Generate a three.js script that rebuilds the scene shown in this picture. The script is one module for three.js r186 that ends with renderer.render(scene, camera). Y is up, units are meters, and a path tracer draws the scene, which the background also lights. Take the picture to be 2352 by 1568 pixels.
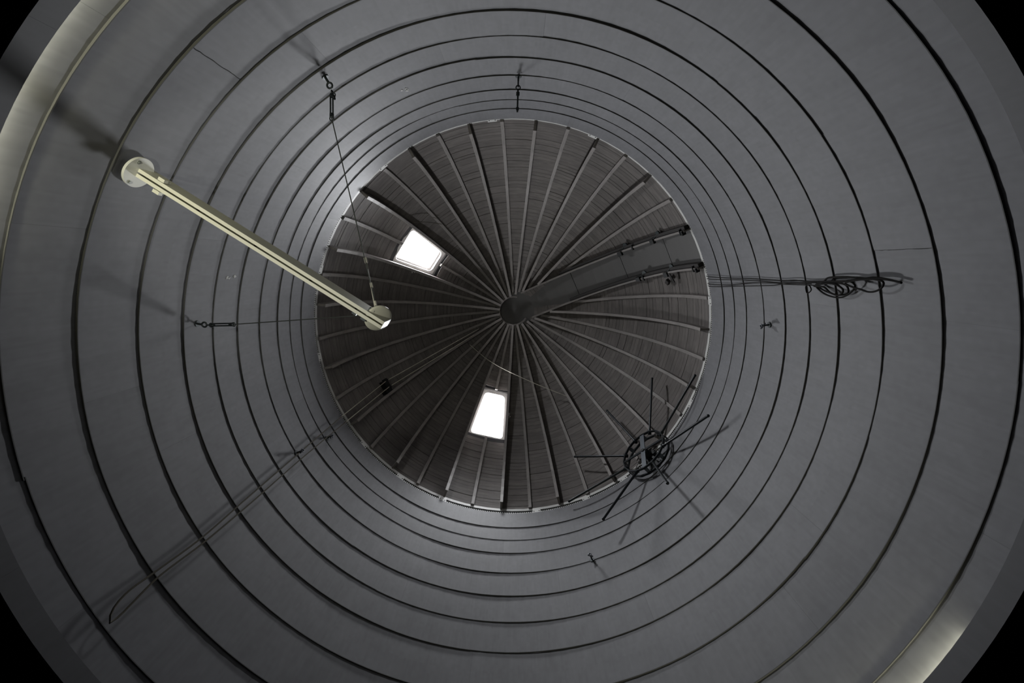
import * as THREE from 'three';
import { mergeGeometries, toCreasedNormals } from 'three/addons/utils/BufferGeometryUtils.js';
import { RectAreaLightUniformsLib } from 'three/addons/lights/RectAreaLightUniformsLib.js';

// ---------- camera, sky, exposure ----------
const scene = new THREE.Scene();
scene.background = new THREE.Color(0.80, 0.86, 0.93);          // overcast sky, outside the closed tower
const renderer = new THREE.WebGLRenderer({ antialias: true });
renderer.toneMapping = THREE.LinearToneMapping;
renderer.toneMappingExposure = 1.0;
renderer.shadowMap.enabled = true;
RectAreaLightUniformsLib.init();

const camera = new THREE.PerspectiveCamera(77.3565, 2352 / 1568, 0.05, 60);   // very wide lens, standing on the floor, looking up
camera.matrixAutoUpdate = true;
{
  const right = new THREE.Vector3(0.999902, 0.0139995, 0.0), down = new THREE.Vector3(0.0024402, -0.174288, -0.9846917), fwd = new THREE.Vector3(-0.0137852, 0.9845952, -0.1743051);
  const m = new THREE.Matrix4().makeBasis(right, down.clone().negate(), fwd.clone().negate());
  camera.quaternion.setFromRotationMatrix(m);
  camera.position.set(0.1268, 1.5, 1.31);
}
scene.add(camera);

// light levels
const SKY_RADIANCE = 123, SKY_COLOR = new THREE.Color(0.95, 0.97, 1.0);
const STRIP_RADIANCE = 58, STRIP_COLOR = new THREE.Color(1.0, 0.97, 0.72);

const UPLIGHT_CANDELA = 14.5, UPLIGHT_COLOR = new THREE.Color(1.0, 0.99, 0.90);

// ---------- helpers ----------
let seed = 12345;
const rnd = () => { seed = (seed + 0x6D2B79F5) | 0; let t = Math.imul(seed ^ (seed >>> 15), 1 | seed); t = (t + Math.imul(t ^ (t >>> 7), 61 | t)) ^ t; return ((t ^ (t >>> 14)) >>> 0) / 4294967296; };
const rr = (a, b) => a + (b - a) * rnd();
const RAD = Math.PI / 180, V = (x, y, z) => new THREE.Vector3(x, y, z);
const used = {};
const numbered = n => { const k = used[n] = (used[n] ?? -1) + 1; return k ? `${n}_${String(k).padStart(3, '0')}` : n; };
function mesh(name, geo, mat, parent) {
  const m = new THREE.Mesh(geo, mat); m.name = name; m.castShadow = m.receiveShadow = true; parent.add(m); return m;
}
function part(name, geo, mat, parent) { return mesh(name, Array.isArray(geo) ? join(geo) : geo, mat, parent); }
function structure(name, pos = [0, 0, 0]) { const g = new THREE.Group(); g.name = numbered(name); g.position.set(...pos); g.userData.kind = 'structure'; scene.add(g); return g; }
function thing(name, label, category, pos = [0, 0, 0], group) {
  const g = new THREE.Group(); g.name = numbered(name); g.position.set(...pos); g.userData = { label, category }; if (group) g.userData.group = group; scene.add(g); return g;
}
function join(gs) { return mergeGeometries(gs.map(g => { const h = g.index ? g.toNonIndexed() : g; for (const k of Object.keys(h.attributes)) if (!['position', 'normal', 'uv'].includes(k)) h.deleteAttribute(k); return h; }), false); }
function box(w, h, d, x = 0, y = 0, z = 0) { return new THREE.BoxGeometry(w, h, d).translate(x, y, z); }
function rod(a, b, r, seg = 10, r2 = r) {
  const d = b.clone().sub(a), g = new THREE.CylinderGeometry(r2, r, d.length(), seg);
  g.applyQuaternion(new THREE.Quaternion().setFromUnitVectors(V(0, 1, 0), d.normalize())); return g.translate((a.x + b.x) / 2, (a.y + b.y) / 2, (a.z + b.z) / 2);
}
function bar(a, b, w, h, up) {                                   // rectangular bar from a to b, h along up
  const x = b.clone().sub(a), L = x.length(); x.normalize();
  const z = x.clone().cross(up).normalize(), y = z.clone().cross(x);
  return new THREE.BoxGeometry(L, h, w).applyMatrix4(new THREE.Matrix4().makeBasis(x, y, z)).translate((a.x + b.x) / 2, (a.y + b.y) / 2, (a.z + b.z) / 2);
}
function tube(pts, r, closed = false, seg = 8, n = 0) {
  const c = new THREE.CatmullRomCurve3(pts.map(p => p.isVector3 ? p : V(...p)), closed, 'centripetal');
  return new THREE.TubeGeometry(c, n || pts.length * 6, r, seg, closed);
}
function disc(r, h, at, axis, seg = 40) {
  return new THREE.CylinderGeometry(r, r, h, seg).applyQuaternion(new THREE.Quaternion().setFromUnitVectors(V(0, 1, 0), axis)).translate(at.x, at.y, at.z);
}
function torus(R, r, at, axis, seg = 32) {
  return new THREE.TorusGeometry(R, r, 8, seg).applyQuaternion(new THREE.Quaternion().setFromUnitVectors(V(0, 0, 1), axis)).translate(at.x, at.y, at.z);
}
const cyl = (az, r, y) => V(r * Math.cos(az * RAD), y, r * Math.sin(az * RAD));
// a solid swept around the tower's axis: section = [[r, y], ...] counter-clockwise, az in degrees, uv in metres
function sweep(section, a0, a1, n, wob) {
  const P = [], U = [], I = []; const m = section.length, full = Math.abs(a1 - a0) >= 360;
  let len = [0]; for (let k = 0; k < m; k++) { const p = section[k], q = section[(k + 1) % m]; len.push(len[k] + Math.hypot(p[0] - q[0], p[1] - q[1])); }
  const tri = (A, B, C, ua, ub, uc) => { P.push(...A, ...B, ...C); U.push(...ua, ...ub, ...uc); };
  const at = (k, i) => { const a = a0 + (a1 - a0) * i / n; const [dr, dy] = wob ? wob(a) : [0, 0]; const r = section[k][0] + dr; return [r * Math.cos(a * RAD), section[k][1] + dy, r * Math.sin(a * RAD)]; };
  for (let i = 0; i < n; i++) for (let k = 0; k < m; k++) {
    const k2 = (k + 1) % m, ra = section[k][0];
    const u0 = (a0 + (a1 - a0) * i / n) * RAD * 4, u1 = (a0 + (a1 - a0) * (i + 1) / n) * RAD * 4;
    const v0 = section[0][1] + len[k], v1 = section[0][1] + len[k + 1];
    const a = at(k, i), b = at(k2, i), c = at(k2, i + 1), d = at(k, i + 1);
    tri(a, b, c, [u0, v0], [u0, v1], [u1, v1]); tri(a, c, d, [u0, v0], [u1, v1], [u1, v0]);
  }
  if (!full) for (const i of [0, n]) for (let k = 1; k < m - 1; k++) {
    const A = at(0, i), B = at(k, i), C = at(k + 1, i); const uv = q => [section[q][0], section[q][1]];
    i ? tri(A, B, C, uv(0), uv(k), uv(k + 1)) : tri(A, C, B, uv(0), uv(k + 1), uv(k));
  }
  const g = new THREE.BufferGeometry(); g.setAttribute('position', new THREE.Float32BufferAttribute(P, 3)); g.setAttribute('uv', new THREE.Float32BufferAttribute(U, 2));
  g.computeVertexNormals(); return toCreasedNormals(g, 0.6);
}
const rect = (r0, r1, y0, y1) => [[r0, y0], [r0, y1], [r1, y1], [r1, y0]];

// ---------- textures ----------
function lattice(n) { const a = new Float32Array(n * n); for (let i = 0; i < a.length; i++) a[i] = rnd(); return a; }
function tileNoise(L, n, x, y) { const xi = Math.floor(x), yi = Math.floor(y); let fx = x - xi, fy = y - yi; fx = fx * fx * (3 - 2 * fx); fy = fy * fy * (3 - 2 * fy); const g = (i, j) => L[((j % n) + n) % n * n + ((i % n) + n) % n]; return (g(xi, yi) * (1 - fx) + g(xi + 1, yi) * fx) * (1 - fy) + (g(xi, yi + 1) * (1 - fx) + g(xi + 1, yi + 1) * fx) * fy; }
function texture(size, f, srgb, rx, ry) {
  const d = new Uint8Array(size * size * 4);
  for (let j = 0; j < size; j++) for (let i = 0; i < size; i++) { const c = f(i / size, j / size), o = (j * size + i) * 4; for (let k = 0; k < 3; k++) d[o + k] = Math.max(0, Math.min(255, Math.round(c[k] * 255))); d[o + 3] = 255; }
  const t = new THREE.DataTexture(d, size, size); t.wrapS = t.wrapT = THREE.RepeatWrapping; t.magFilter = THREE.LinearFilter; t.minFilter = THREE.LinearMipmapLinearFilter; t.generateMipmaps = true;
  if (srgb) t.colorSpace = THREE.SRGBColorSpace; t.repeat.set(rx, ry); t.needsUpdate = true; return t;
}
const L8 = lattice(8), L16 = lattice(16), L32 = lattice(32), L64 = lattice(64), L128 = lattice(128);
// painted steel: fine grain, faint run marks downwards and small rubbed patches
const steelTone = (u, v) => 0.5 + 0.30 * (tileNoise(L128, 128, u * 128, v * 16 % 128) - 0.5) + 0.28 * (tileNoise(L32, 32, u * 32, v * 8) - 0.5) + 0.30 * (tileNoise(L64, 64, u * 64, v * 64) - 0.5) + 0.22 * (tileNoise(L16, 16, u * 16, v * 16) - 0.5);
const wallMap = texture(1024, (u, v) => { const t = 0.40 + 0.075 * (steelTone(u, v) - 0.5); return [t, t * 1.005, t * 1.04]; }, true, 1 / 3.1416, 1 / 3.1416);
const wallBump = texture(512, (u, v) => { const t = 0.5 + 0.5 * (tileNoise(L8, 8, u * 8, v * 8) - 0.5) + 0.25 * (tileNoise(L16, 16, u * 16, v * 16) - 0.5); return [t, t, t]; }, false, 1 / 3.1416, 1 / 3.1416);
const grain = texture(512, (u, v) => { const t = 0.66 + 0.08 * (tileNoise(L128, 128, u * 8, v * 128) - 0.5) + 0.06 * (tileNoise(L64, 64, u * 16, v * 64) - 0.5) + 0.08 * (tileNoise(L8, 8, u * 8, v * 8) - 0.5); return [t, t * 0.97, t * 0.95]; }, true, 1 / 1.2, 1 / 0.6);

// ---------- materials ----------
const std = (o) => new THREE.MeshStandardMaterial(o);
const M = {};
M.sheets = [0.97, 1.0, 1.03].map(k => std({ color: new THREE.Color(k, k, k), map: wallMap, bumpMap: wallBump, bumpScale: 0.004, roughness: 0.6, metalness: 0 }));
M.backing = std({ color: 0x2a2a2c, roughness: 0.9 });
M.seam = std({ color: new THREE.Color(0.07, 0.07, 0.068), roughness: 0.75 });
M.joint = std({ color: new THREE.Color(0.06, 0.06, 0.06), roughness: 0.9 });
M.lip = std({ color: 0xa8a8aa, map: wallMap, roughness: 0.55 });
M.black = std({ color: 0x0a0908, roughness: 0.95 });
M.planks = [0.29, 0.305, 0.32, 0.345].map((k, i) => std({ color: new THREE.Color(k, k * 0.965, k * 0.95), map: grain, roughness: 0.8 }));
M.rib = std({ color: new THREE.Color(0.50, 0.49, 0.485), map: grain, roughness: 0.6 });
M.shutter = std({ color: new THREE.Color(0.10, 0.097, 0.095), roughness: 0.7 });
M.darkSteel = std({ color: 0x17191a, roughness: 0.55, metalness: 0.3 });
M.track = std({ color: 0x2b2827, roughness: 0.8 });
M.midSteel = std({ color: 0x6d7076, roughness: 0.45, metalness: 0.5 });
M.wheelSteel = std({ color: 0x1b2024, roughness: 0.35, metalness: 0.4 });
M.wheelGrey = std({ color: 0x565b61, roughness: 0.45, metalness: 0.3 });
M.white = std({ color: 0xc9c9c6, roughness: 0.55 });
M.curb = std({ color: 0x5c5957, roughness: 0.8 });
M.trim = std({ color: 0xb4b2b0, roughness: 0.6 });
M.cream = std({ color: 0xd6d4c0, roughness: 0.5 });
M.plate = std({ color: 0xd6d6cc, roughness: 0.5 });
M.cable = std({ color: 0x0f0c09, roughness: 1.0 });
M.rope = std({ color: 0x4b463b, roughness: 0.9 });
M.wire = std({ color: 0x4a4d4a, roughness: 0.5, metalness: 0.5 });
M.galv = std({ color: 0x34393a, roughness: 0.45, metalness: 0.6 });
M.paleRope = std({ color: 0xb4b0a2, roughness: 0.9 });
M.putty = std({ color: 0xc4c4c2, roughness: 0.8 });
M.boltGrey = std({ color: 0x8c8f88, roughness: 0.5, metalness: 0.3 });
M.rust = std({ color: 0x4a2e22, roughness: 0.9 });
M.pane = new THREE.MeshStandardMaterial({ color: 0x111111, emissive: SKY_COLOR, emissiveIntensity: 6, roughness: 0.3 });
M.tubeGlow = new THREE.MeshStandardMaterial({ color: 0x222222, emissive: STRIP_COLOR, emissiveIntensity: 0.6, roughness: 0.4 });

// ---------- the shaft: ten seams between eleven courses of curved sheets ----------
const R = 4, YB = 4.27, YT = 10.0;
const SEAMS = [4.728, 5.322, 5.964, 6.596, 7.110, 7.626, 8.161, 8.683, 9.080, 9.480];
const wall = structure('wall_shaft');
{
  const ys = [YB, ...SEAMS, YT];
  const starts = [60, 12, 21.5, 47, 84, 30, 66, 15, 52, 38, 75];
  for (let c = 0; c < ys.length - 1; c++) for (let k = 0; k < 5; k++) {
    const wide = c === 2 ? [108.2, 50, 72, 72, 57.8] : [72, 72, 72, 72, 72];
    const a0 = starts[c] + wide.slice(0, k).reduce((s, w) => s + w, 0), a1 = a0 + wide[k] - 0.012;
    const r = R + 0.002, lean = (c % 2 ? 1 : -1) * 0.0015, y1 = c === 10 ? YT : ys[c + 1];
    part('sheet', sweep([[r, ys[c]], [r + lean, y1], [r + 0.014, y1], [r + 0.014, ys[c]]], a0, a1, Math.max(12, Math.round(wide[k] / 3)), a => [0.0022 * Math.sin(a * 0.15 + c) + 0.001 * Math.sin(a * 0.3 + 2 * c), 0]), M.sheets[Math.floor(rnd() * 3)], wall);
  }
  part('backing', sweep(rect(4.02, 4.12, YB, YT), 0, 360, 96), M.backing, wall);
  // each seam is covered by a narrow strip in two or three lengths whose ends do not quite meet
  const cuts = [[6, 186, 300], [110, 250], [39.8, 149, 329.6, 352], [55, 262], [17, 172, 240], [96, 231], [150, 330], [62, 215], [102, 290], [118, 262]];
  SEAMS.forEach((y, s) => {
    const cs = cuts[s], ph = rr(0, 6), depth = 0.0130 - 0.0004 * s;
    cs.forEach((c0, k) => {
      let c1 = cs[(k + 1) % cs.length]; if (c1 <= c0) c1 += 360;
      const dy = (k % 2 ? 1 : -1) * (s === 0 ? 0.008 : 0.003) + rr(-0.002, 0.002);
      part('seam_strip', sweep(rect(R - depth + rr(-0.002, 0.002), R + 0.004, y - 0.004, y + 0.004), c0, c1 + 0.35, Math.round((c1 - c0) / 2.5), a => [0.0012 * Math.sin(a * 0.13 + ph), dy + 0.0022 * Math.sin(a * 0.11 + ph) + 0.0012 * Math.sin(a * 0.29 + 2 * ph)]), M.seam, wall);
    });
  });
  // pale filler smears and a few rough caulked joints
  const smear = (az, y, w, h, mat, n = 9) => {
    const gs = []; for (let i = 0; i < n; i++) { const a = az + rr(-w, w) / 4 / RAD, yy = y + rr(-h, h); const p = cyl(a, R - 0.002, yy); const g = new THREE.SphereGeometry(1, 8, 6).scale(0.004, rr(0.012, 0.03), rr(0.006, 0.02)).rotateY(-a * RAD).translate(p.x, p.y, p.z); gs.push(g); }
    return gs;
  };
  part('filler_smear', smear(111.3, 7.93, 0.05, 0.09, M.putty), M.putty, wall);
  part('filler_smear', smear(163.2, 7.38, 0.02, 0.10, M.putty), M.putty, wall);
  for (const [az, y0, y1] of [[21.46, 5.34, 5.95], [129.66, 5.34, 5.95]]) {
    const pts = []; for (let y = y0; y <= y1; y += 0.04) pts.push(cyl(az + rr(-0.05, 0.05), R + 0.0015, y));
    part('joint_caulk', tube(pts, 0.0042, false, 6), M.joint, wall);
  }
  part('trough', sweep(rect(4.10, 4.13, 9.99, 10.32), 0, 360, 96), M.darkSteel, wall);
}
// lower lip, the dark slab round it and the dark room the camera stands in
{
  const lip = structure('trim_1');
  for (let k = 0; k < 6; k++) part('lip_sheet', sweep(rect(3.905, 3.911, YB - 0.005, 4.428), 15 + k * 60, 74.99 + k * 60, 30), M.lip, lip);
  part('lip_bracket', Array.from({ length: 18 }, (_, k) => { const a = 5 + k * 20, p = cyl(a, 3.952, 4.285); return box(0.09, 0.012, 0.03).rotateY(-a * RAD).translate(p.x, p.y, p.z); }), M.darkSteel, lip);
  const slab = structure('ceiling'); part('slab', sweep(rect(3.912, 7.0, 4.10 + 0.16, 4.268), 0, 360, 96), M.black, slab);
  const room = structure('wall_room'); part('wall_ring', sweep(rect(7.0, 7.2, -0.1, 4.4), 0, 360, 64), M.black, room);
  const floor = structure('floor'); part('floor_slab', new THREE.CylinderGeometry(7.2, 7.2, 0.2, 64).translate(0, -0.1, 0), M.black, floor);
}

// ---------- the dome ----------
const Y0 = 10.1, RD = 4.09;
const dome = structure('ceiling_dome', [0, Y0, 0]);
const sph = (az, el, r) => V(r * Math.cos(el * RAD) * Math.cos(az * RAD), r * Math.sin(el * RAD), r * Math.cos(el * RAD) * Math.sin(az * RAD));
// ribs: azimuth of each, deep ones and shallow ones in turn
const RIBS = [[9.5, 0], [0.3, 1], [351.4, 0], [342.4, 1], [333.2, 0], [323.4, 1], [313.8, 0], [304, 1], [294.6, 0], [285.2, 1], [275.8, 0], [266.6, 1], [257.4, 0], [248.1, 1], [238.8, 0], [229.5, 1], [220.2, 0], [210.8, 1], [201.6, 0], [191.8, 1], [182.8, 0], [172.6, 1], [163.7, 0], [155.3, 1], [146.2, 0], [137.2, 1], [128.2, 0], [119.4, 1], [110.6, 0], [101.8, 1], [92.7, 0], [83.5, 1], [74.5, 0], [65.9, 1], [57.1, 0], [48.4, 1], [39.6, 0]];
const HATCH = [{ a0: 137.2, a1: 155.3, e0: 35.2, e1: 53.2 }, { a0: 248.1, a1: 266.6, e0: 35.4, e1: 55.2 }];
const SLIT = 24.3, SW = 0.40;
{
  // outer skin with the two roof-window openings
  const azs = []; for (let a = 0; a < 360; a += 4.5) azs.push(a); for (const h of HATCH) azs.push(h.a0, h.a1); azs.sort((a, b) => a - b); azs.push(360);
  const els = []; for (let e = -3; e <= 90; e += 3) els.push(e); for (const h of HATCH) els.push(h.e0, h.e1 + 1); els.sort((a, b) => a - b);
  const P = []; const quad = (a, b, c, d) => { for (const v of [a, b, c, a, c, d]) P.push(v.x, v.y, v.z); };
  for (let i = 0; i < azs.length - 1; i++) for (let j = 0; j < els.length - 1; j++) {
    const am = (azs[i] + azs[i + 1]) / 2, em = (els[j] + els[j + 1]) / 2;
    if (HATCH.some(h => am > h.a0 && am < h.a1 && em > h.e0 && em < h.e1 + 1)) continue;
    for (const r of [4.135, 4.20]) quad(sph(azs[i], els[j], r), sph(azs[i + 1], els[j], r), sph(azs[i + 1], els[j + 1], r), sph(azs[i], els[j + 1], r));
  }
  const g = new THREE.BufferGeometry(); g.setAttribute('position', new THREE.Float32BufferAttribute(P, 3)); g.setAttribute('uv', new THREE.Float32BufferAttribute(new Float32Array(P.length / 3 * 2), 2)); g.computeVertexNormals();
  part('outer_skin', g, M.backing, dome);
  part('base_ring', sweep(rect(4.08, 4.2, 0.115, 0.20), 0, 360, 96), M.white, dome);

  // boards: short curved planks laid in courses between the ribs
  const plank = (a0, a1, e0, e1, r, t) => {
    const n = 3, P = [], U = []; const vt = (i, e, q) => sph(a0 + (a1 - a0) * i / n, e, q);
    const face = (a, b, c, d, ua, ub, va, vb) => { for (const v of [a, b, c, a, c, d]) P.push(v.x, v.y, v.z); U.push(ua, va, ua, vb, ub, vb, ua, va, ub, vb, ub, va); };
    const s = rr(0, 5), w = (e1 - e0) * RAD * 4, L = (a1 - a0) * RAD * 4 / n * Math.cos(e0 * RAD);
    for (let i = 0; i < n; i++) {
      const u0 = s + L * i, u1 = s + L * (i + 1);
      face(vt(i, e0, r), vt(i, e1, r), vt(i + 1, e1, r), vt(i + 1, e0, r), u0, u1, s, s + w);
      face(vt(i, e0, r + t), vt(i, e0, r), vt(i + 1, e0, r), vt(i + 1, e0, r + t), u0, u1, s, s + t);
      face(vt(i, e1, r), vt(i, e1, r + t), vt(i + 1, e1, r + t), vt(i + 1, e1, r), u0, u1, s, s + t);
    }
    const g = new THREE.BufferGeometry(); g.setAttribute('position', new THREE.Float32BufferAttribute(P, 3)); g.setAttribute('uv', new THREE.Float32BufferAttribute(U, 2)); g.computeVertexNormals(); return g;
  };
  const all = [];
  for (let b = 0; b < RIBS.length - 1; b++) {
    let a1 = RIBS[b][0], a0 = RIBS[b + 1][0]; if (a0 > a1) a0 -= 360;
    let e = 2.8, ph = rr(0, 1);
    while (e < 85) {
      const w = rr(1.35, 1.65), e1 = Math.min(86, e + w), g = 0.045 + (rnd() < 0.12 ? 0.10 : 0);
      const am = ((a0 + a1) / 2 + 360) % 360, hit = HATCH.some(h => am > h.a0 - 1 && am < h.a1 + 1 && e1 > h.e0 - 0.8 && e < h.e1 + 0.8);
      const half = (a1 - a0) / 2 * Math.cos(e * RAD) * RAD * RD;
      if (!hit && half > 0.05) all.push({ a0, a1, e0: e, e1: e1 - g, size: half * w * (1.2 - e / 110), far: am > 180 ? 1.15 : 1 });
      e = e1;
    }
  }
  // the two tapering bays between the last ribs and the shutter
  for (const s of [-1, 1]) {
    let e = 2.8;
    while (e < 68) {
      const w = rr(1.25, 1.75), e1 = e + w, railAz = Math.asin((SW + 0.05) / (RD * Math.cos((e + w / 2) * RAD))) / RAD, a0 = s < 0 ? 9.5 : SLIT + railAz, a1 = s < 0 ? SLIT - railAz : 39.6;
      if (a1 - a0 > 0.8) all.push({ a0, a1, e0: e, e1: e1 - 0.07, size: (a1 - a0) / 2 * Math.cos(e * RAD) * RAD * RD * w * (1.2 - e / 110), far: 1 });
      e = e1;
    }
  }
  all.sort((p, q) => q.size * q.far - p.size * p.far);
  const rest = [[], [], [], []];
  all.forEach((p, i) => {
    const r = RD + rr(-0.004, 0.004), k = Math.floor(rnd() * 4), g = plank(p.a0, p.a1, p.e0, p.e1, r, 0.03);
    if (i < 300) part('plank', g, M.planks[k], dome); else rest[k].push(g);
  });
  rest.forEach((gs, k) => { const m = part('planking', gs, M.planks[k], dome); m.userData.kind = 'stuff'; });

  // ribs: curved bars, the deep ones with a flange
  const ribGeo = (az, e0, e1, r0, r1, w) => {
    const n = Math.max(4, Math.round((e1 - e0) / 4)), P = [], U = []; const side = V(-Math.sin(az * RAD), 0, Math.cos(az * RAD));
    const pt = (i, r, s) => sph(az, e0 + (e1 - e0) * i / n, r).addScaledVector(side, s * w / 2);
    const face = (a, b, c, d, u0, u1, v0, v1) => { for (const v of [a, b, c, a, c, d]) P.push(v.x, v.y, v.z); U.push(u0, v0, u0, v1, u1, v1, u0, v0, u1, v1, u1, v0); };
    for (let i = 0; i < n; i++) {
      const u0 = i * 0.28, u1 = u0 + 0.28;
      face(pt(i, r0, -1), pt(i, r0, 1), pt(i + 1, r0, 1), pt(i + 1, r0, -1), u0, u1, 0, w);
      face(pt(i, r0, 1), pt(i, r1, 1), pt(i + 1, r1, 1), pt(i + 1, r0, 1), u0, u1, 0, 0.15);
      face(pt(i, r1, -1), pt(i, r0, -1), pt(i + 1, r0, -1), pt(i + 1, r1, -1), u0, u1, 0, 0.15);
    }
    face(pt(0, r0, -1), pt(0, r1, -1), pt(0, r1, 1), pt(0, r0, 1), 0, 0.1, 0, 0.1); face(pt(n, r0, 1), pt(n, r1, 1), pt(n, r1, -1), pt(n, r0, -1), 0, 0.1, 0, 0.1);
    const g = new THREE.BufferGeometry(); g.setAttribute('position', new THREE.Float32BufferAttribute(P, 3)); g.setAttribute('uv', new THREE.Float32BufferAttribute(U, 2)); g.computeVertexNormals(); return g;
  };
  for (const [az, deep] of RIBS) {
    const off = Math.abs(((az - SLIT + 540) % 360) - 180);
    const top = off < 90 ? Math.max(20, Math.acos(Math.min(1, (SW + 0.05) / Math.sin(off * RAD) / RD)) / RAD) : 84;
    const hatch = !deep && HATCH.find(h => az > h.a0 && az < h.a1);
    const runs = hatch ? [[2.4, hatch.e0 - 0.5], [hatch.e1 + 0.5, Math.min(top, 84)]] : [[2.4, Math.min(top, 84)]];
    const gs = [];
    for (const [e0, e1] of runs) {
      if (deep) gs.push(ribGeo(az, e0, e1, RD - 0.185, RD + 0.02, 0.045), ribGeo(az, e0, e1, RD - 0.198, RD - 0.184, 0.066));
      else gs.push(ribGeo(az, e0, e1, RD - 0.055, RD + 0.02, 0.07));
    }
    part('rib', gs, M.rib, dome);
  }
  // ring at the crown, where the ribs end
  part('hub_ring', (() => { const g = []; for (let k = 0; k < 24; k++) { const a = k * 15, b = a + 15.2; if (Math.abs(((a + 7.5 - SLIT + 540) % 360) - 180) < 58) continue; const c = Math.cos(Math.asin(0.42 / RD)) * (RD - 0.07); g.push(bar(V(0.42 * Math.cos(a * RAD), c, 0.42 * Math.sin(a * RAD)), V(0.42 * Math.cos(b * RAD), c, 0.42 * Math.sin(b * RAD)), 0.04, 0.07, V(0, 1, 0))); } return g; })(), M.rib, dome);

  // shutter: smooth bent plates that close the slit, between two rails
  const ca = Math.cos(SLIT * RAD), sa = Math.sin(SLIT * RAD);
  const sl = (el, off, r) => { const rad = Math.cos(el * RAD) * r, y = Math.sin(el * RAD) * r; return V(rad * ca - off * sa, y, rad * sa + off * ca); };
  const slabGeo = (e0, e1, o0, o1, r0, r1) => {
    const n = Math.max(3, Math.round((e1 - e0) / 4)), P = [], U = []; const face = (a, b, c, d, u0, u1, v0, v1) => { for (const v of [a, b, c, a, c, d]) P.push(v.x, v.y, v.z); U.push(u0, v0, u0, v1, u1, v1, u0, v0, u1, v1, u1, v0); };
    for (let i = 0; i < n; i++) {
      const ea = e0 + (e1 - e0) * i / n, eb = e0 + (e1 - e0) * (i + 1) / n, u0 = ea * RAD * 4, u1 = eb * RAD * 4;
      face(sl(ea, o0, r0), sl(ea, o1, r0), sl(eb, o1, r0), sl(eb, o0, r0), u0, u1, o0, o1);
      face(sl(ea, o1, r0), sl(ea, o1, r1), sl(eb, o1, r1), sl(eb, o1, r0), u0, u1, 0, 0.1);
      face(sl(ea, o0, r1), sl(ea, o0, r0), sl(eb, o0, r0), sl(eb, o0, r1), u0, u1, 0, 0.1);
      face(sl(ea, o0, r1), sl(eb, o0, r1), sl(eb, o1, r1), sl(ea, o1, r1), u0, u1, 0, 1);
    }
    face(sl(e0, o0, r0), sl(e0, o0, r1), sl(e0, o1, r1), sl(e0, o1, r0), 0, 0.1, 0, 0.1); face(sl(e1, o0, r0), sl(e1, o1, r0), sl(e1, o1, r1), sl(e1, o0, r1), 0, 0.1, 0, 0.1);
    const g = new THREE.BufferGeometry(); g.setAttribute('position', new THREE.Float32BufferAttribute(P, 3)); g.setAttribute('uv', new THREE.Float32BufferAttribute(U, 2)); g.computeVertexNormals(); return g;
  };
  for (const [e0, e1] of [[-0.5, 19], [19.2, 40], [40.2, 62], [62.2, 95.6]]) part('shutter_plate', slabGeo(e0, e1, -SW - 0.06, SW + 0.06, RD + 0.01 + rr(0, 0.01), RD + 0.032), M.shutter, dome);

  // rails with clamps and rollers, one on either side of the shutter
  const railLabels = ['curved steel rail along the upper edge of the dome shutter, with clamps and rollers', 'curved steel rail along the lower edge of the dome shutter, beside the dark roller arm'];
  [1, -1].forEach((s, k) => {
    const rail = thing('shutter_rail', railLabels[k], 'rail', [0, Y0, 0]);
    const o = s * SW;
    part('web', slabGeo(2.2, 84, o - 0.014, o + 0.014, RD - 0.15, RD + 0.01), M.rib, rail);
    part('flange', slabGeo(2.2, 84, o - 0.022, o + 0.022, RD - 0.162, RD - 0.148), M.rib, rail);
    part('track', slabGeo(2.2, 66, o + 0.024, o + 0.098, RD - 0.13, RD - 0.02), M.track, rail);
    for (const e of s > 0 ? [4.5, 31] : [5, 31.5]) part('clamp', slabGeo(e, e + 0.5, o - 0.06, o + 0.06, RD - 0.18, RD - 0.13), M.darkSteel, rail);
    const rollers = s > 0 ? [[21, 0], [37.5, -0.02]] : [[20.5, -0.02], [34, 0.03]];
    for (const [e, d] of rollers) {
      const at = sl(e, o + d, RD - 0.17), ax = V(-sa, 0, ca), up = sph(SLIT, e, 1);
      const ro = part('roller_block', [bar(sl(e - 0.9, o + d - 0.02, RD - 0.16), sl(e + 0.9, o + d - 0.02, RD - 0.16), 0.11, 0.07, up)], M.darkSteel, rail);
      part('roller', [disc(0.06, 0.03, sl(e - 3, o + 0.11, RD - 0.11), up.clone(), 20), rod(at, sl(e - 3, o + 0.11, RD - 0.1), 0.014)], M.galv, ro);
    }
    part('end_stop', slabGeo(2.6, 3.4, o - 0.07, o + 0.02, RD - 0.20, RD - 0.12), M.darkSteel, rail);
    if (s < 0) part('roller_arm', [bar(sl(18.4, o - 0.02, RD - 0.19), sl(18.4, o - 0.26, RD - 0.15), 0.06, 0.02, sph(SLIT, 18, 1)), bar(sl(20.6, o - 0.18, RD - 0.16), sl(22, o - 0.26, RD - 0.14), 0.09, 0.07, sph(SLIT, 18, 1))], M.track, rail);
  });
}
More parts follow.
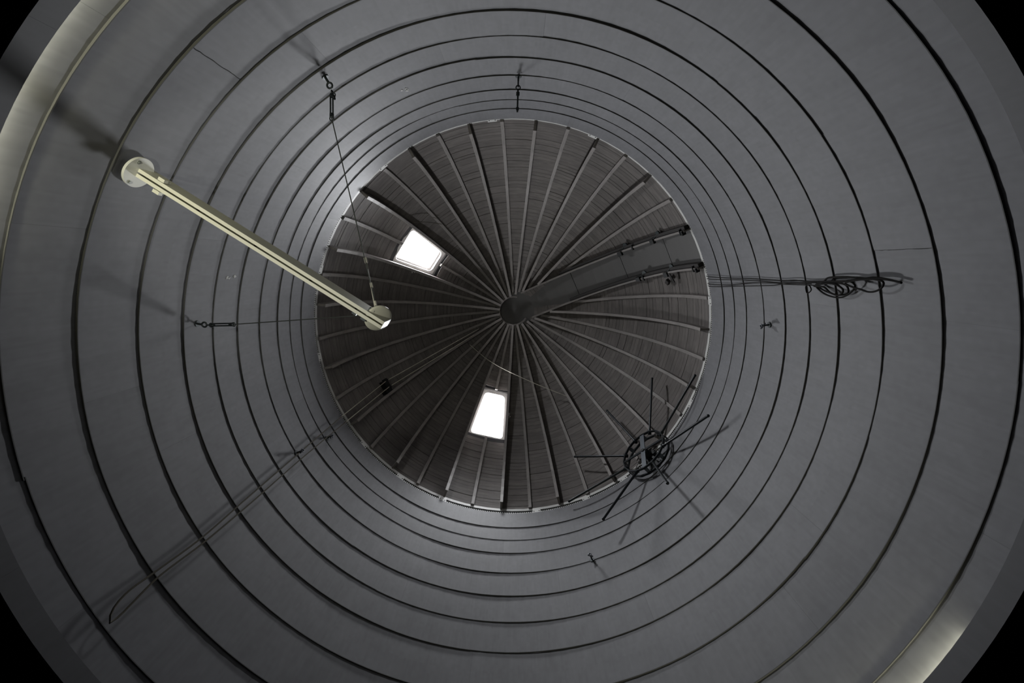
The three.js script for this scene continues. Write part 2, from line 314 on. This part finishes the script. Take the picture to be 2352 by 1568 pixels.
// roof windows: curb, frame and a bright pane of sky
const WELL = 0.40, LEAN = 0.467;                                    // depth of the light well outside the boards; its walls lean towards the upright
function roofWindow(n, h) {
  const am = (h.a0 + h.a1) / 2, em = (h.e0 + h.e1) / 2, c = sph(am, em, 4.115).add(V(0, Y0, 0));
  const w = structure(`window_${n}`, c.toArray());
  const z = sph(am, em, -1), x = V(-Math.sin(am * RAD), 0, Math.cos(am * RAD)), y = z.clone().cross(x);   // z into the room, y up the slope
  w.quaternion.setFromRotationMatrix(new THREE.Matrix4().makeBasis(x, y, z));
  const H = (h.e1 - h.e0) * RAD * 4.1, wa = (h.a1 - h.a0) * RAD * 4.1;
  const wb = wa * Math.cos(h.e0 * RAD) - 0.05, wt = wa * Math.cos(h.e1 * RAD) - 0.05;
  const trap = (wb, wt, H, r) => { const s = new THREE.Shape(); const p = [[-wb / 2, -H / 2], [wb / 2, -H / 2], [wt / 2, H / 2], [-wt / 2, H / 2]];
    for (let i = 0; i < 4; i++) { const a = p[i], b = p[(i + 3) % 4], d = p[(i + 1) % 4]; const t = (q) => { const l = Math.hypot(q[0] - a[0], q[1] - a[1]); return [a[0] + (q[0] - a[0]) * r / l, a[1] + (q[1] - a[1]) * r / l]; }; const u = t(b), v = t(d); i ? s.lineTo(...u) : s.moveTo(...u); s.quadraticCurveTo(a[0], a[1], ...v); } s.closePath(); return s; };
  const lean = new THREE.Matrix4().set(1, 0, 0, 0, 0, 1, -LEAN, 0, 0, 0, 1, 0, 0, 0, 0, 1);
  const solid = (shape, z0, depth, bevel) => { const g = new THREE.ExtrudeGeometry(shape, { depth, bevelEnabled: bevel > 0, bevelSize: bevel, bevelThickness: bevel, bevelSegments: 1 }).translate(0, 0, z0).applyMatrix4(lean); g.computeVertexNormals(); return g; };
  const hollow = (o, i, r) => { const f = trap(wb + o, wt + o, H + o, 0.02); f.holes.push(trap(wb - i, wt - i, H - i, r)); return f; };
  part('frame', solid(hollow(0, 0.07, 0.12), -WELL - 0.02, 0.04, 0.006), M.curb, w);
  part('trim', solid(hollow(0.04, 0.12, 0.13), 0.005, 0.03, 0.005), M.trim, w);
  part('curb', solid(hollow(0.22, 0, 0.02), -WELL - 0.06, WELL + 0.04, 0), M.curb, w);
  part('pane', solid(trap(wb - 0.05, wt - 0.05, H - 0.05, 0.12), -WELL - 0.038, 0.008, 0), M.pane, w);
  part('latch', [box(0.05, 0.16, 0.03, wb * 0.44 + 0.05, 0.05, 0.05), rod(V(wb * 0.44 + 0.05, 0, 0.05), V(wb * 0.44 + 0.09, -0.02, 0.17), 0.014)], M.white, w);
  const light = new THREE.RectAreaLight(SKY_COLOR, SKY_RADIANCE, (wb + wt) / 2 - 0.12, H - 0.12); light.name = 'daylight';
  light.position.set(0, LEAN * (WELL - 0.035), -(WELL - 0.035)); light.rotation.y = Math.PI; w.add(light);          // a RectAreaLight shines along its own -z
}
HATCH.forEach((h, i) => roofWindow(i + 1, h));

// ---------- toothed ring under the dome ----------
{
  const t = thing('toothed_ring', 'white toothed rack ring with splice plates on the top edge of the shaft', 'gear ring', [0, 10.0, 0]);
  for (let k = 0; k < 6; k++) part('rack', sweep(rect(4.006, 4.03, 0.001, 0.008), k * 60 + 8, k * 60 + 67.9, 24), M.white, t);
  const gs = [], n = 620; for (let k = 0; k < n; k++) { const a = k * 360 / n; gs.push(new THREE.CylinderGeometry(0.011, 0.017, 0.042, 4, 1, true).rotateY(Math.PI / 4).scale(0.75, 1, 0.95).rotateY(-a * RAD).translate(4.014 * Math.cos(a * RAD), 0.027, 4.014 * Math.sin(a * RAD))); }
  part('teeth', gs, M.white, t).userData.kind = 'stuff';
  for (const a of [127.8, 95.2, 67.7, 162, -172.2, -142.3, -127.1, -112.2, -82.2, -66.2, -53.1, -22, 9]) {
    const p = cyl(a, 4.016, 0.075), g = [box(0.024, 0.15, 0.17).rotateY(-a * RAD).translate(p.x, p.y, p.z)], pl = part('splice_plate', g, M.white, t);
    for (const s of [-1, 1]) { const q = cyl(a + s * 0.8, 4.003, 0.05); part('bolt', new THREE.SphereGeometry(0.011, 8, 6).translate(q.x, q.y, q.z), M.darkSteel, pl); }
  }
}

// ---------- cove strip lamps behind the lip ----------
function stripLamp(label, a0, a1) {
  const am = (a0 + a1) / 2, n = Math.round((a1 - a0) / 8), t = thing('strip_light', label, 'lamp', [0, 4.41, 0]);
  part('housing', sweep(rect(3.925, 3.975, -0.05, -0.02), a0, a1, n * 2), M.darkSteel, t);
  const pts = []; for (let a = a0; a <= a1 + 0.01; a += (a1 - a0) / 20) pts.push(cyl(a, 3.945, 0));
  part('lamp_tube', tube(pts, 0.009, false, 8, 60), M.tubeGlow, t);
  for (let k = 0; k < n; k++) {
    const a = a0 + (a1 - a0) * (k + 0.5) / n, p = cyl(a, 3.945, 0.0105), L = new THREE.RectAreaLight(STRIP_COLOR, STRIP_RADIANCE, (a1 - a0) / n * RAD * 3.945, 0.018);
    L.name = 'strip_glow'; L.position.copy(p);
    const x = V(-Math.sin(a * RAD), 0, Math.cos(a * RAD)), z = V(0, -1, 0), y = z.clone().cross(x);
    L.quaternion.setFromRotationMatrix(new THREE.Matrix4().makeBasis(x, y, z)); t.add(L);
  }
}
stripLamp('warm strip lamp hidden behind the lower lip, under the beam plate side of the shaft', 108, 160);
stripLamp('warm strip lamp hidden behind the lower lip, making the bright patch opposite the beam', -72, -23);

// floor uplighter in the dark room, aimed straight up at the beam
{
  const t = thing('floor_uplighter', 'small round uplighter on a tall stand in the dark room below the beam', 'lamp', [-2.25, 0, 1.46]);
  part('base', new THREE.CylinderGeometry(0.24, 0.26, 0.03, 32).translate(0, 0.015, 0), M.darkSteel, t);
  part('pole', rod(V(0, 0.02, 0), V(0, 2.5, 0), 0.018), M.darkSteel, t);
  part('can', new THREE.LatheGeometry([[0.0, 2.48], [0.07, 2.49], [0.095, 2.51], [0.10, 2.66], [0.092, 2.66], [0.085, 2.52], [0.0, 2.505]].map(p => new THREE.Vector2(...p)), 32), M.darkSteel, t);
  part('lens', new THREE.CylinderGeometry(0.082, 0.082, 0.01, 32).translate(0, 2.61, 0), M.tubeGlow, t);
  const L = new THREE.SpotLight(UPLIGHT_COLOR, UPLIGHT_CANDELA, 0, 27.5 * RAD, 0.15, 2); L.name = 'uplighter_glow'; L.position.set(0, 2.67, 0); L.castShadow = true; L.shadow.radius = 3;
  L.target.position.set(0, 5.5, 0); t.add(L, L.target);
}
// ---------- cantilever beam ----------
{
  const t = thing('cantilever_beam', 'cream double channel beam jutting from a round plate on the shaft wall', 'beam', [-3.359, 5.529, 2.171]);
  t.rotation.y = 32.87 * RAD;                                      // local x points from the wall to the tower's axis
  const chan = (s) => { const sh = new THREE.Shape(); const w = 0.032, h = 0.215, k = 0.007; sh.moveTo(0, 0); sh.lineTo(w, 0); sh.lineTo(w, h); sh.lineTo(0, h); sh.lineTo(0, h - k); sh.lineTo(w - k, h - k); sh.lineTo(w - k, k); sh.lineTo(0, k); sh.closePath();
    const g = new THREE.ExtrudeGeometry(sh, { depth: 2.61, bevelEnabled: false }); if (s < 0) g.scale(-1, 1, 1); g.rotateY(Math.PI / 2).translate(0, 0, 0); g.translate(0, -0.02, -s * 0.008); if (s < 0) { const p = g.index; const a = g.attributes.position; const n = g.toNonIndexed ? g : g; for (let i = 0; i < a.count; i += 3) { for (const at of Object.values(n.attributes)) { const k2 = at.itemSize; for (let c = 0; c < k2; c++) { const q = at.array[(i + 1) * k2 + c]; at.array[(i + 1) * k2 + c] = at.array[(i + 2) * k2 + c]; at.array[(i + 2) * k2 + c] = q; } } } g.computeVertexNormals(); } return g; };
  part('channel', chan(1), M.cream, t); part('channel', chan(-1), M.cream, t);
  part('end_cap', box(0.006, 0.213, 0.078, 2.612, 0.0875, 0), M.cream, t);
  const wp = part('wall_plate', [disc(0.145, 0.022, V(0.045, 0, 0), V(1, 0, 0), 48), disc(0.06, 0.05, V(0.01, 0, 0), V(1, 0, 0), 24)], M.plate, t);
  for (const [y, z] of [[-0.055, -0.105], [-0.05, 0.095]]) part('bolt', [disc(0.018, 0.006, V(0.058, y, z), V(1, 0, 0), 20), disc(0.011, 0.016, V(0.06, y, z), V(1, 0, 0), 6)], M.boltGrey, wp);
  for (const s of [-1, 1]) part('clamp', [box(0.06, 0.045, 0.03, 0.27, -0.005, s * 0.062), box(0.03, 0.09, 0.02, 0.27, 0.02, s * 0.055)], M.cream, t);
  for (const s of [-1, 1]) part('spacer_bolt', [0.6, 1.2, 1.8, 2.3].map(x => disc(0.014, 0.02, V(x, 0.075, s * 0.02), V(0, 0, 1), 6)), M.rust, t);
  const ax = V(Math.cos(44 * RAD), -Math.sin(44 * RAD), 0);
  part('end_plate', [disc(0.135, 0.016, V(2.515, 0.12, 0), ax, 48), new THREE.SphereGeometry(0.1345, 32, 8, 0, Math.PI * 2, 0, Math.PI / 2).scale(1, 0.16, 1).applyQuaternion(new THREE.Quaternion().setFromUnitVectors(V(0, 1, 0), ax)).translate(2.515 + ax.x * 0.008, 0.12 + ax.y * 0.008, 0)], M.cream, t);
  part('eye_lug', [box(0.08, 0.05, 0.02, 2.44, 0.21, 0), torus(0.022, 0.007, V(2.46, 0.24, 0), V(0, 0, 1), 20)], M.galv, t);
  part('nut_block', [box(0.05, 0.03, 0.03, 2.42, 0.02, -0.055), box(0.045, 0.03, 0.03, 2.32, 0.03, -0.055), box(0.06, 0.04, 0.03, 2.44, 0.06, 0.05)], M.galv, t);
}
// guy wires from wall anchors to the beam's end
function eyeBolt(parent, p, scale = 1, mat = M.galv) {             // p on the wall, eye turned to the axis
  const inn = V(-p.x, 0, -p.z).normalize(), w = p.clone().addScaledVector(inn, -(Math.hypot(p.x, p.z) - 4) * -1 + 0.0);
  const wallP = V(p.x, p.y, p.z).multiply(V(4 / Math.hypot(p.x, p.z), 1, 4 / Math.hypot(p.x, p.z)));
  return part('eye_bolt', [disc(0.03 * scale, 0.012, wallP.clone().addScaledVector(inn, 0.008), inn, 12), rod(wallP, wallP.clone().addScaledVector(inn, 0.07 * scale), 0.009 * scale), torus(0.026 * scale, 0.008 * scale, wallP.clone().addScaledVector(inn, 0.095 * scale), V(0, 1, 0).cross(inn).normalize(), 18)], mat, parent);
}
const TIP = V(-1.283, 5.757, 0.83);
function guyWire(label, anchor, turn0, turn1, double) {
  const o = V(...anchor), t = thing('guy_wire', label, 'wire', anchor, 'guy wires holding the beam');
  const sub = (p) => p.clone().sub(o);
  const tb = new THREE.Group(); // local geometry is given relative to the anchor
  const A = sub(V(...turn0)), B = sub(V(...turn1)), E = sub(TIP), inn = V(-o.x, 0, -o.z).normalize(), d = B.clone().sub(A).normalize();
  part('eye_bolt', [disc(0.04, 0.014, inn.clone().multiplyScalar(-0.066), inn, 12), rod(inn.clone().multiplyScalar(-0.07), V(0, 0, 0), 0.014), torus(0.03, 0.011, A.clone().multiplyScalar(0.35), V(0, 1, 0), 18)], M.galv, t);
  part('chain_link', [0.2, 0.45, 0.7].map((k, i) => torus(0.024, 0.007, A.clone().lerp(A.clone().multiplyScalar(2.2), k), i % 2 ? V(0, 1, 0) : V(0, 1, 0).cross(d).normalize(), 14)), M.galv, t);
  const s = V(0, 1, 0).cross(d).normalize().multiplyScalar(0.014), A2 = A.clone().addScaledVector(d, 0.07);
  part('turnbuckle', [rod(A, A2, 0.009), rod(A2.clone().add(s), B.clone().add(s), 0.009), rod(A2.clone().sub(s), B.clone().sub(s), 0.009), disc(0.022, 0.03, A2, d, 10), disc(0.024, 0.035, B, d, 10), torus(0.022, 0.007, B.clone().addScaledVector(d, 0.045), V(0, 1, 0), 14)], M.galv, t);
  part('strand', rod(B.clone().addScaledVector(d, 0.04), E, 0.006, 8), M.wire, t);
  const e = E.clone().sub(B).normalize(), grip = (k) => E.clone().addScaledVector(e, -k);
  if (double) part('return_strand', [rod(grip(0.62).add(V(0.0, 0.028, 0.0)), E.clone().add(V(-0.02, 0.012, -0.016)), 0.006, 8), disc(0.016, 0.06, grip(0.6).add(V(0, 0.012, 0)), e, 8), disc(0.014, 0.05, grip(0.32).add(V(0, 0.008, 0)), e, 8), disc(0.013, 0.05, grip(0.12), e, 8)], M.paleRope, t);
  else for (const k of [0.12, 0.22]) part('wire_clip', disc(0.013, 0.03, grip(k), e, 8), M.galv, t);
}
guyWire('long guy wire from the upper wall anchor to the beam end, doubled at its foot', [-2.034, 6.763, 3.363], [-1.995, 6.735, 3.27], [-1.953, 6.588, 2.961], true);
guyWire('level guy wire with a dark turnbuckle from the left wall to the beam end', [-3.887, 6.825, 0.577], [-3.782, 6.78, 0.578], [-3.369, 6.608, 0.608], false);

// ---------- loose eye bolts on the wall ----------
function wallHook(label, az, y, drop) {
  const p = cyl(az, 3.93, y), t = thing('wall_hook', label, 'hook', p.toArray(), 'hooks left on the shaft wall');
  const inn = V(-p.x, 0, -p.z).normalize(), side = V(-inn.z, 0, inn.x);
  part('base_plate', disc(0.045, 0.014, inn.clone().multiplyScalar(-0.062), inn, 12), M.galv, t);
  part('eye', [rod(inn.clone().multiplyScalar(-0.07), inn.clone().multiplyScalar(0.01), 0.013), torus(0.032, 0.011, inn.clone().multiplyScalar(0.04), side, 18)], M.galv, t);
  if (drop > 0) part('turnbuckle', [torus(0.03, 0.009, inn.clone().multiplyScalar(0.085), V(0, 1, 0), 16), rod(inn.clone().multiplyScalar(0.1), inn.clone().multiplyScalar(drop).add(V(0, -0.01, 0)), 0.013), disc(0.026, 0.05, inn.clone().multiplyScalar(0.17), inn, 10), disc(0.022, 0.04, inn.clone().multiplyScalar(drop - 0.05), inn, 10)], M.galv, t);
  else part('shackle', [torus(0.026, 0.009, inn.clone().multiplyScalar(0.075).add(V(0, -0.03, 0)), inn, 16), rod(V(0, 0, 0).addScaledVector(side, -0.03), V(0, -0.07, 0).addScaledVector(inn, 0.1).addScaledVector(side, 0.03), 0.012)], M.midSteel, t);
}
wallHook('dark hook with a hanging turnbuckle on the shaft wall, topmost in the view', 88.2, 8.20, 0.42);
wallHook('small bright hook on the right wall below the coiled cable', 6.1, 8.02, 0);
wallHook('small rusty hook on the lower wall under the spoked wheel', -69, 8.17, 0);
wallHook('dark hook beside the hanging rope on the lower left wall', -153.6, 8.16, 0);
wallHook('small hook beside the hanging rope just under the dome rim', -151.3, 9.12, 0);

// ---------- spoked hand wheel ----------
{
  const c = V(2.7837, 9.9809, -2.5313), t = thing('spoked_wheel', 'large dark hand wheel with eight long rods on the wall under the dome rim', 'wheel', c.toArray());
  const n = V(-0.72805, -0.03985, 0.68436).normalize(), e1 = V(-0.6849, 0, -0.72863), e2 = V(0.02904, -0.99921, -0.0273);
  const at = (ang, r, off) => V(0, 0, 0).addScaledVector(e1, r * Math.cos(ang)).addScaledVector(e2, r * Math.sin(ang)).addScaledVector(n, off);
  const ring = (r, off, w, h) => { const g = []; for (let k = 0; k < 16; k++) { const a = 0.8379 + k * Math.PI / 8, b = a + Math.PI / 8; g.push(bar(at(a, r, off), at(b, r, off), h, w, n)); } return g; };
  part('front_ring', ring(0.525, 0.02, 0.045, 0.024), M.wheelSteel, t);
  part('rear_ring', ring(0.535, -0.13, 0.045, 0.028), M.wheelSteel, t);
  for (let k = 0; k < 8; k++) part('tie', bar(at((k + 0.5) * Math.PI / 4 + 0.8379, 0.52, -0.13), at((k + 0.5) * Math.PI / 4 + 0.8379, 0.515, 0.02), 0.07, 0.02, at((k + 0.5) * Math.PI / 4 + 0.8379, 1, 0)), M.wheelGrey, t);
  for (const [a, w, m] of [[70.5, 0.105, M.wheelGrey], [160.5, 0.055, M.wheelSteel]]) part('arm', bar(at(a * RAD, 0.52, 0.02), at(a * RAD, -0.52, 0.02), w, 0.02, n), m, t);
  for (let k = 0; k < 8; k++) {
    const a = 0.8379 + k * Math.PI / 4, root = at(a, 0.50, 0.0), tip = at(a, 1.8612, 0.391);
    const s = part('rod', rod(root, tip, 0.024, 12), M.wheelSteel, t);
    part('socket', [rod(at(a, 0.48, -0.01), at(a, 0.58, 0.022), 0.034, 12), box(0.06, 0.06, 0.06).translate(root.x, root.y, root.z)], M.wheelSteel, s);
    part('end_knob', new THREE.SphereGeometry(0.030, 12, 8).translate(tip.x, tip.y, tip.z), M.wheelSteel, s);
  }
  part('hub', [disc(0.085, 0.14, at(0, 0, -0.06), n, 24), disc(0.04, 0.2, at(0, 0, -0.05), n, 20)], M.darkSteel, t);
  part('pinion', (() => { const g = [disc(0.15, 0.05, at(0, 0, -0.16), n, 24)]; for (let k = 0; k < 16; k++) g.push(bar(at(k * Math.PI / 8, 0.14, -0.16), at(k * Math.PI / 8, 0.175, -0.16), 0.045, 0.03, at(k * Math.PI / 8 + Math.PI / 2, 1, 0))); return g; })(), M.darkSteel, t);
  part('bearing_bracket', [bar(at(1.571, 0.42, -0.2), at(1.571, -0.06, -0.2), 0.14, 0.03, n), rod(at(0, 0, -0.22), at(0, 0, 0.04), 0.03), bar(at(1.2, 0.36, -0.205), at(1.2, 0.0, -0.1), 0.05, 0.03, n), bar(at(1.94, 0.36, -0.205), at(1.94, 0.0, -0.1), 0.05, 0.03, n)], M.darkSteel, t);
}

// ---------- cable coil on the right wall ----------
{
  const o = V(3.8, 6.9, 1.1), t = thing('cable_coil', 'dark loose cable hanging down the right wall and gathered into a tangled coil', 'cable', o.toArray());
  const strand = (name, pts, r, closed) => part(name, tube(pts.map(p => V(...p).sub(o)), r, closed, 8, pts.length * 8), M.cable, t);
  const rim = (p) => { const a = Math.atan2(p[2], p[0]) / RAD; return [cyl(a, 3.985, 10.02).toArray(), cyl(a, 3.962, 9.95).toArray()]; };
  const S = [
    [[3.796, 9.799, 1.109], [3.799, 8.987, 1.101], [3.795, 8.298, 1.112], [3.796, 7.782, 1.109], [3.796, 7.552, 1.109], [3.791, 7.243, 1.126], [3.794, 7.053, 1.116], [3.79, 6.682, 1.132]],
    [[3.81, 9.822, 1.06], [3.803, 8.634, 1.085], [3.803, 8.01, 1.086], [3.804, 7.56, 1.082], [3.8, 7.079, 1.098], [3.794, 6.703, 1.118]],
    [[3.835, 9.815, 0.966], [3.83, 9.031, 0.986], [3.817, 8.585, 1.034], [3.809, 8.163, 1.064], [3.807, 7.795, 1.07], [3.81, 7.493, 1.063], [3.807, 7.044, 1.072], [3.806, 6.845, 1.074]],
    [[3.846, 9.785, 0.922], [3.833, 8.849, 0.975], [3.824, 8.179, 1.011], [3.816, 7.751, 1.038], [3.808, 7.491, 1.067], [3.804, 7.255, 1.084], [3.802, 6.938, 1.09]]];
  for (const s of S) strand('strand', [...rim(s[0]), ...s], 0.0065, false);
  const loops = [
    [[3.801, 6.84, 1.094], [3.793, 6.649, 1.12], [3.793, 6.477, 1.121], [3.802, 6.354, 1.09], [3.82, 6.342, 1.025], [3.832, 6.471, 0.98], [3.827, 6.657, 1.0], [3.811, 6.811, 1.056]],
    [[3.805, 6.843, 1.08], [3.826, 6.747, 1.001], [3.837, 6.611, 0.961], [3.837, 6.441, 0.96], [3.819, 6.287, 1.028], [3.798, 6.213, 1.102], [3.788, 6.251, 1.139], [3.787, 6.472, 1.142], [3.792, 6.721, 1.123]],
    [[3.807, 6.855, 1.071], [3.808, 6.679, 1.068], [3.824, 6.585, 1.008], [3.83, 6.453, 0.988], [3.814, 6.378, 1.047], [3.8, 6.449, 1.098], [3.795, 6.615, 1.114]],
    [[3.789, 6.313, 1.133], [3.776, 6.125, 1.176], [3.772, 5.903, 1.188], [3.78, 5.806, 1.164], [3.793, 5.824, 1.119], [3.808, 5.912, 1.07], [3.811, 6.007, 1.056], [3.805, 6.115, 1.078], [3.8, 6.214, 1.096]],
    [[3.806, 6.962, 1.075], [3.83, 6.961, 0.988], [3.818, 6.873, 1.033], [3.803, 6.896, 1.087]]];
  loops.forEach((l, i) => strand('loop', l.map(p => { const k = 1 - i * 0.0035; return [p[0] * k, p[1], p[2] * k]; }), i === 4 ? 0.007 : 0.010, true));
  strand('tail', [[3.79, 6.7, 1.131], [3.778, 6.637, 1.169], [3.774, 6.529, 1.183], [3.771, 6.331, 1.191], [3.775, 6.095, 1.18], [3.771, 5.968, 1.194], [3.773, 5.84, 1.185], [3.777, 5.756, 1.172], [3.784, 5.653, 1.151]], 0.011, false);
  strand('tail', [[3.795, 6.797, 1.112], [3.791, 6.475, 1.127], [3.781, 6.246, 1.159], [3.776, 6.013, 1.175], [3.775, 5.816, 1.179], [3.783, 5.658, 1.155]], 0.011, false);
}
// ---------- pull rope on the lower left wall, led over a pulley in the dome ----------
{
  const o = V(-3.5, 7, -1.78), t = thing('pull_rope', 'long looped pull rope hanging down the dark lower left wall from a dome pulley', 'rope', o.toArray());
  const A = [[-3.508, 9.856, -1.749], [-3.507, 8.011, -1.752], [-3.504, 6.652, -1.758], [-3.501, 5.86, -1.763], [-3.522, 5.259, -1.721], [-3.531, 4.966, -1.703], [-3.513, 4.802, -1.74], [-3.483, 4.732, -1.799]];
  const B = [[-3.442, 9.894, -1.877], [-3.462, 8.049, -1.838], [-3.466, 6.671, -1.832], [-3.475, 5.856, -1.814], [-3.494, 5.257, -1.778], [-3.483, 4.97, -1.799], [-3.477, 4.802, -1.811]];
  const sub = p => V(...p).sub(o);
  part('hanging_rope', tube([...A, ...B.slice().reverse()].map(sub), 0.0095, false, 8, 160), M.rope, t);
  const P1 = sub([-3.14, 11.72, -1.50]), P2 = sub([-3.06, 11.72, -1.64]);
  part('upper_rope', [rod(sub(A[0]), P1, 0.009, 8), rod(sub(B[0]), P2, 0.009, 8), rod(P1, sub([-1.02, 13.80, -0.50]), 0.009, 8), rod(P2, sub([-1.14, 13.78, -0.66]), 0.009, 8)], M.paleRope, t);
  const p = V(-3.16, 11.77, -1.60), q = thing('pulley_block', 'dark double pulley block fixed between dome ribs where the rope turns', 'pulley', p.toArray());
  const up = p.clone().sub(V(0, Y0, 0)).normalize(), side = V(0.45, 0, -0.89).normalize(), f = side.clone().cross(up);
  part('bracket', [bar(up.clone().multiplyScalar(-0.02), up.clone().multiplyScalar(0.17), 0.07, 0.2, side), bar(side.clone().multiplyScalar(0.14).addScaledVector(up, -0.02), side.clone().multiplyScalar(-0.14).addScaledVector(up, -0.02), 0.13, 0.05, up)], M.darkSteel, q);
  for (const s of [-1, 1]) part('sheave', [disc(0.085, 0.025, side.clone().multiplyScalar(s * 0.085).addScaledVector(up, -0.03), side, 24), disc(0.03, 0.06, side.clone().multiplyScalar(s * 0.085).addScaledVector(up, -0.03), side, 12)], M.darkSteel, q);
  part('cover', bar(f.clone().multiplyScalar(0.08).addScaledVector(side, 0.17).addScaledVector(up, 0.08), f.clone().multiplyScalar(-0.12).addScaledVector(side, 0.17).addScaledVector(up, 0.08), 0.10, 0.18, up), M.darkSteel, q);
}
// thin cords in the dome
function cord(label, pts, r, mat) { const o = V(...pts[0]), t = mesh(numbered('thin_cord'), tube(pts.map(p => V(...p).sub(o)), r, false, 8, 24), mat, scene); t.position.copy(o); t.userData = { label, category: 'cord' }; return t; }
cord('thin pale cord strung across the dome beside the lower roof window', [[-1.28, 13.72, -0.95], [-0.7, 13.66, -1.42], [0.4, 13.3, -1.9], [1.55, 12.92, -2.28]], 0.009, M.paleRope);
cord('short pale cord strung between ribs above the upper left roof window', [[-2.44, 12.17, 2.36], [-2.12, 12.42, 2.38], [-1.82, 12.7, 2.36]], 0.007, M.rope);

renderer.render(scene, camera);
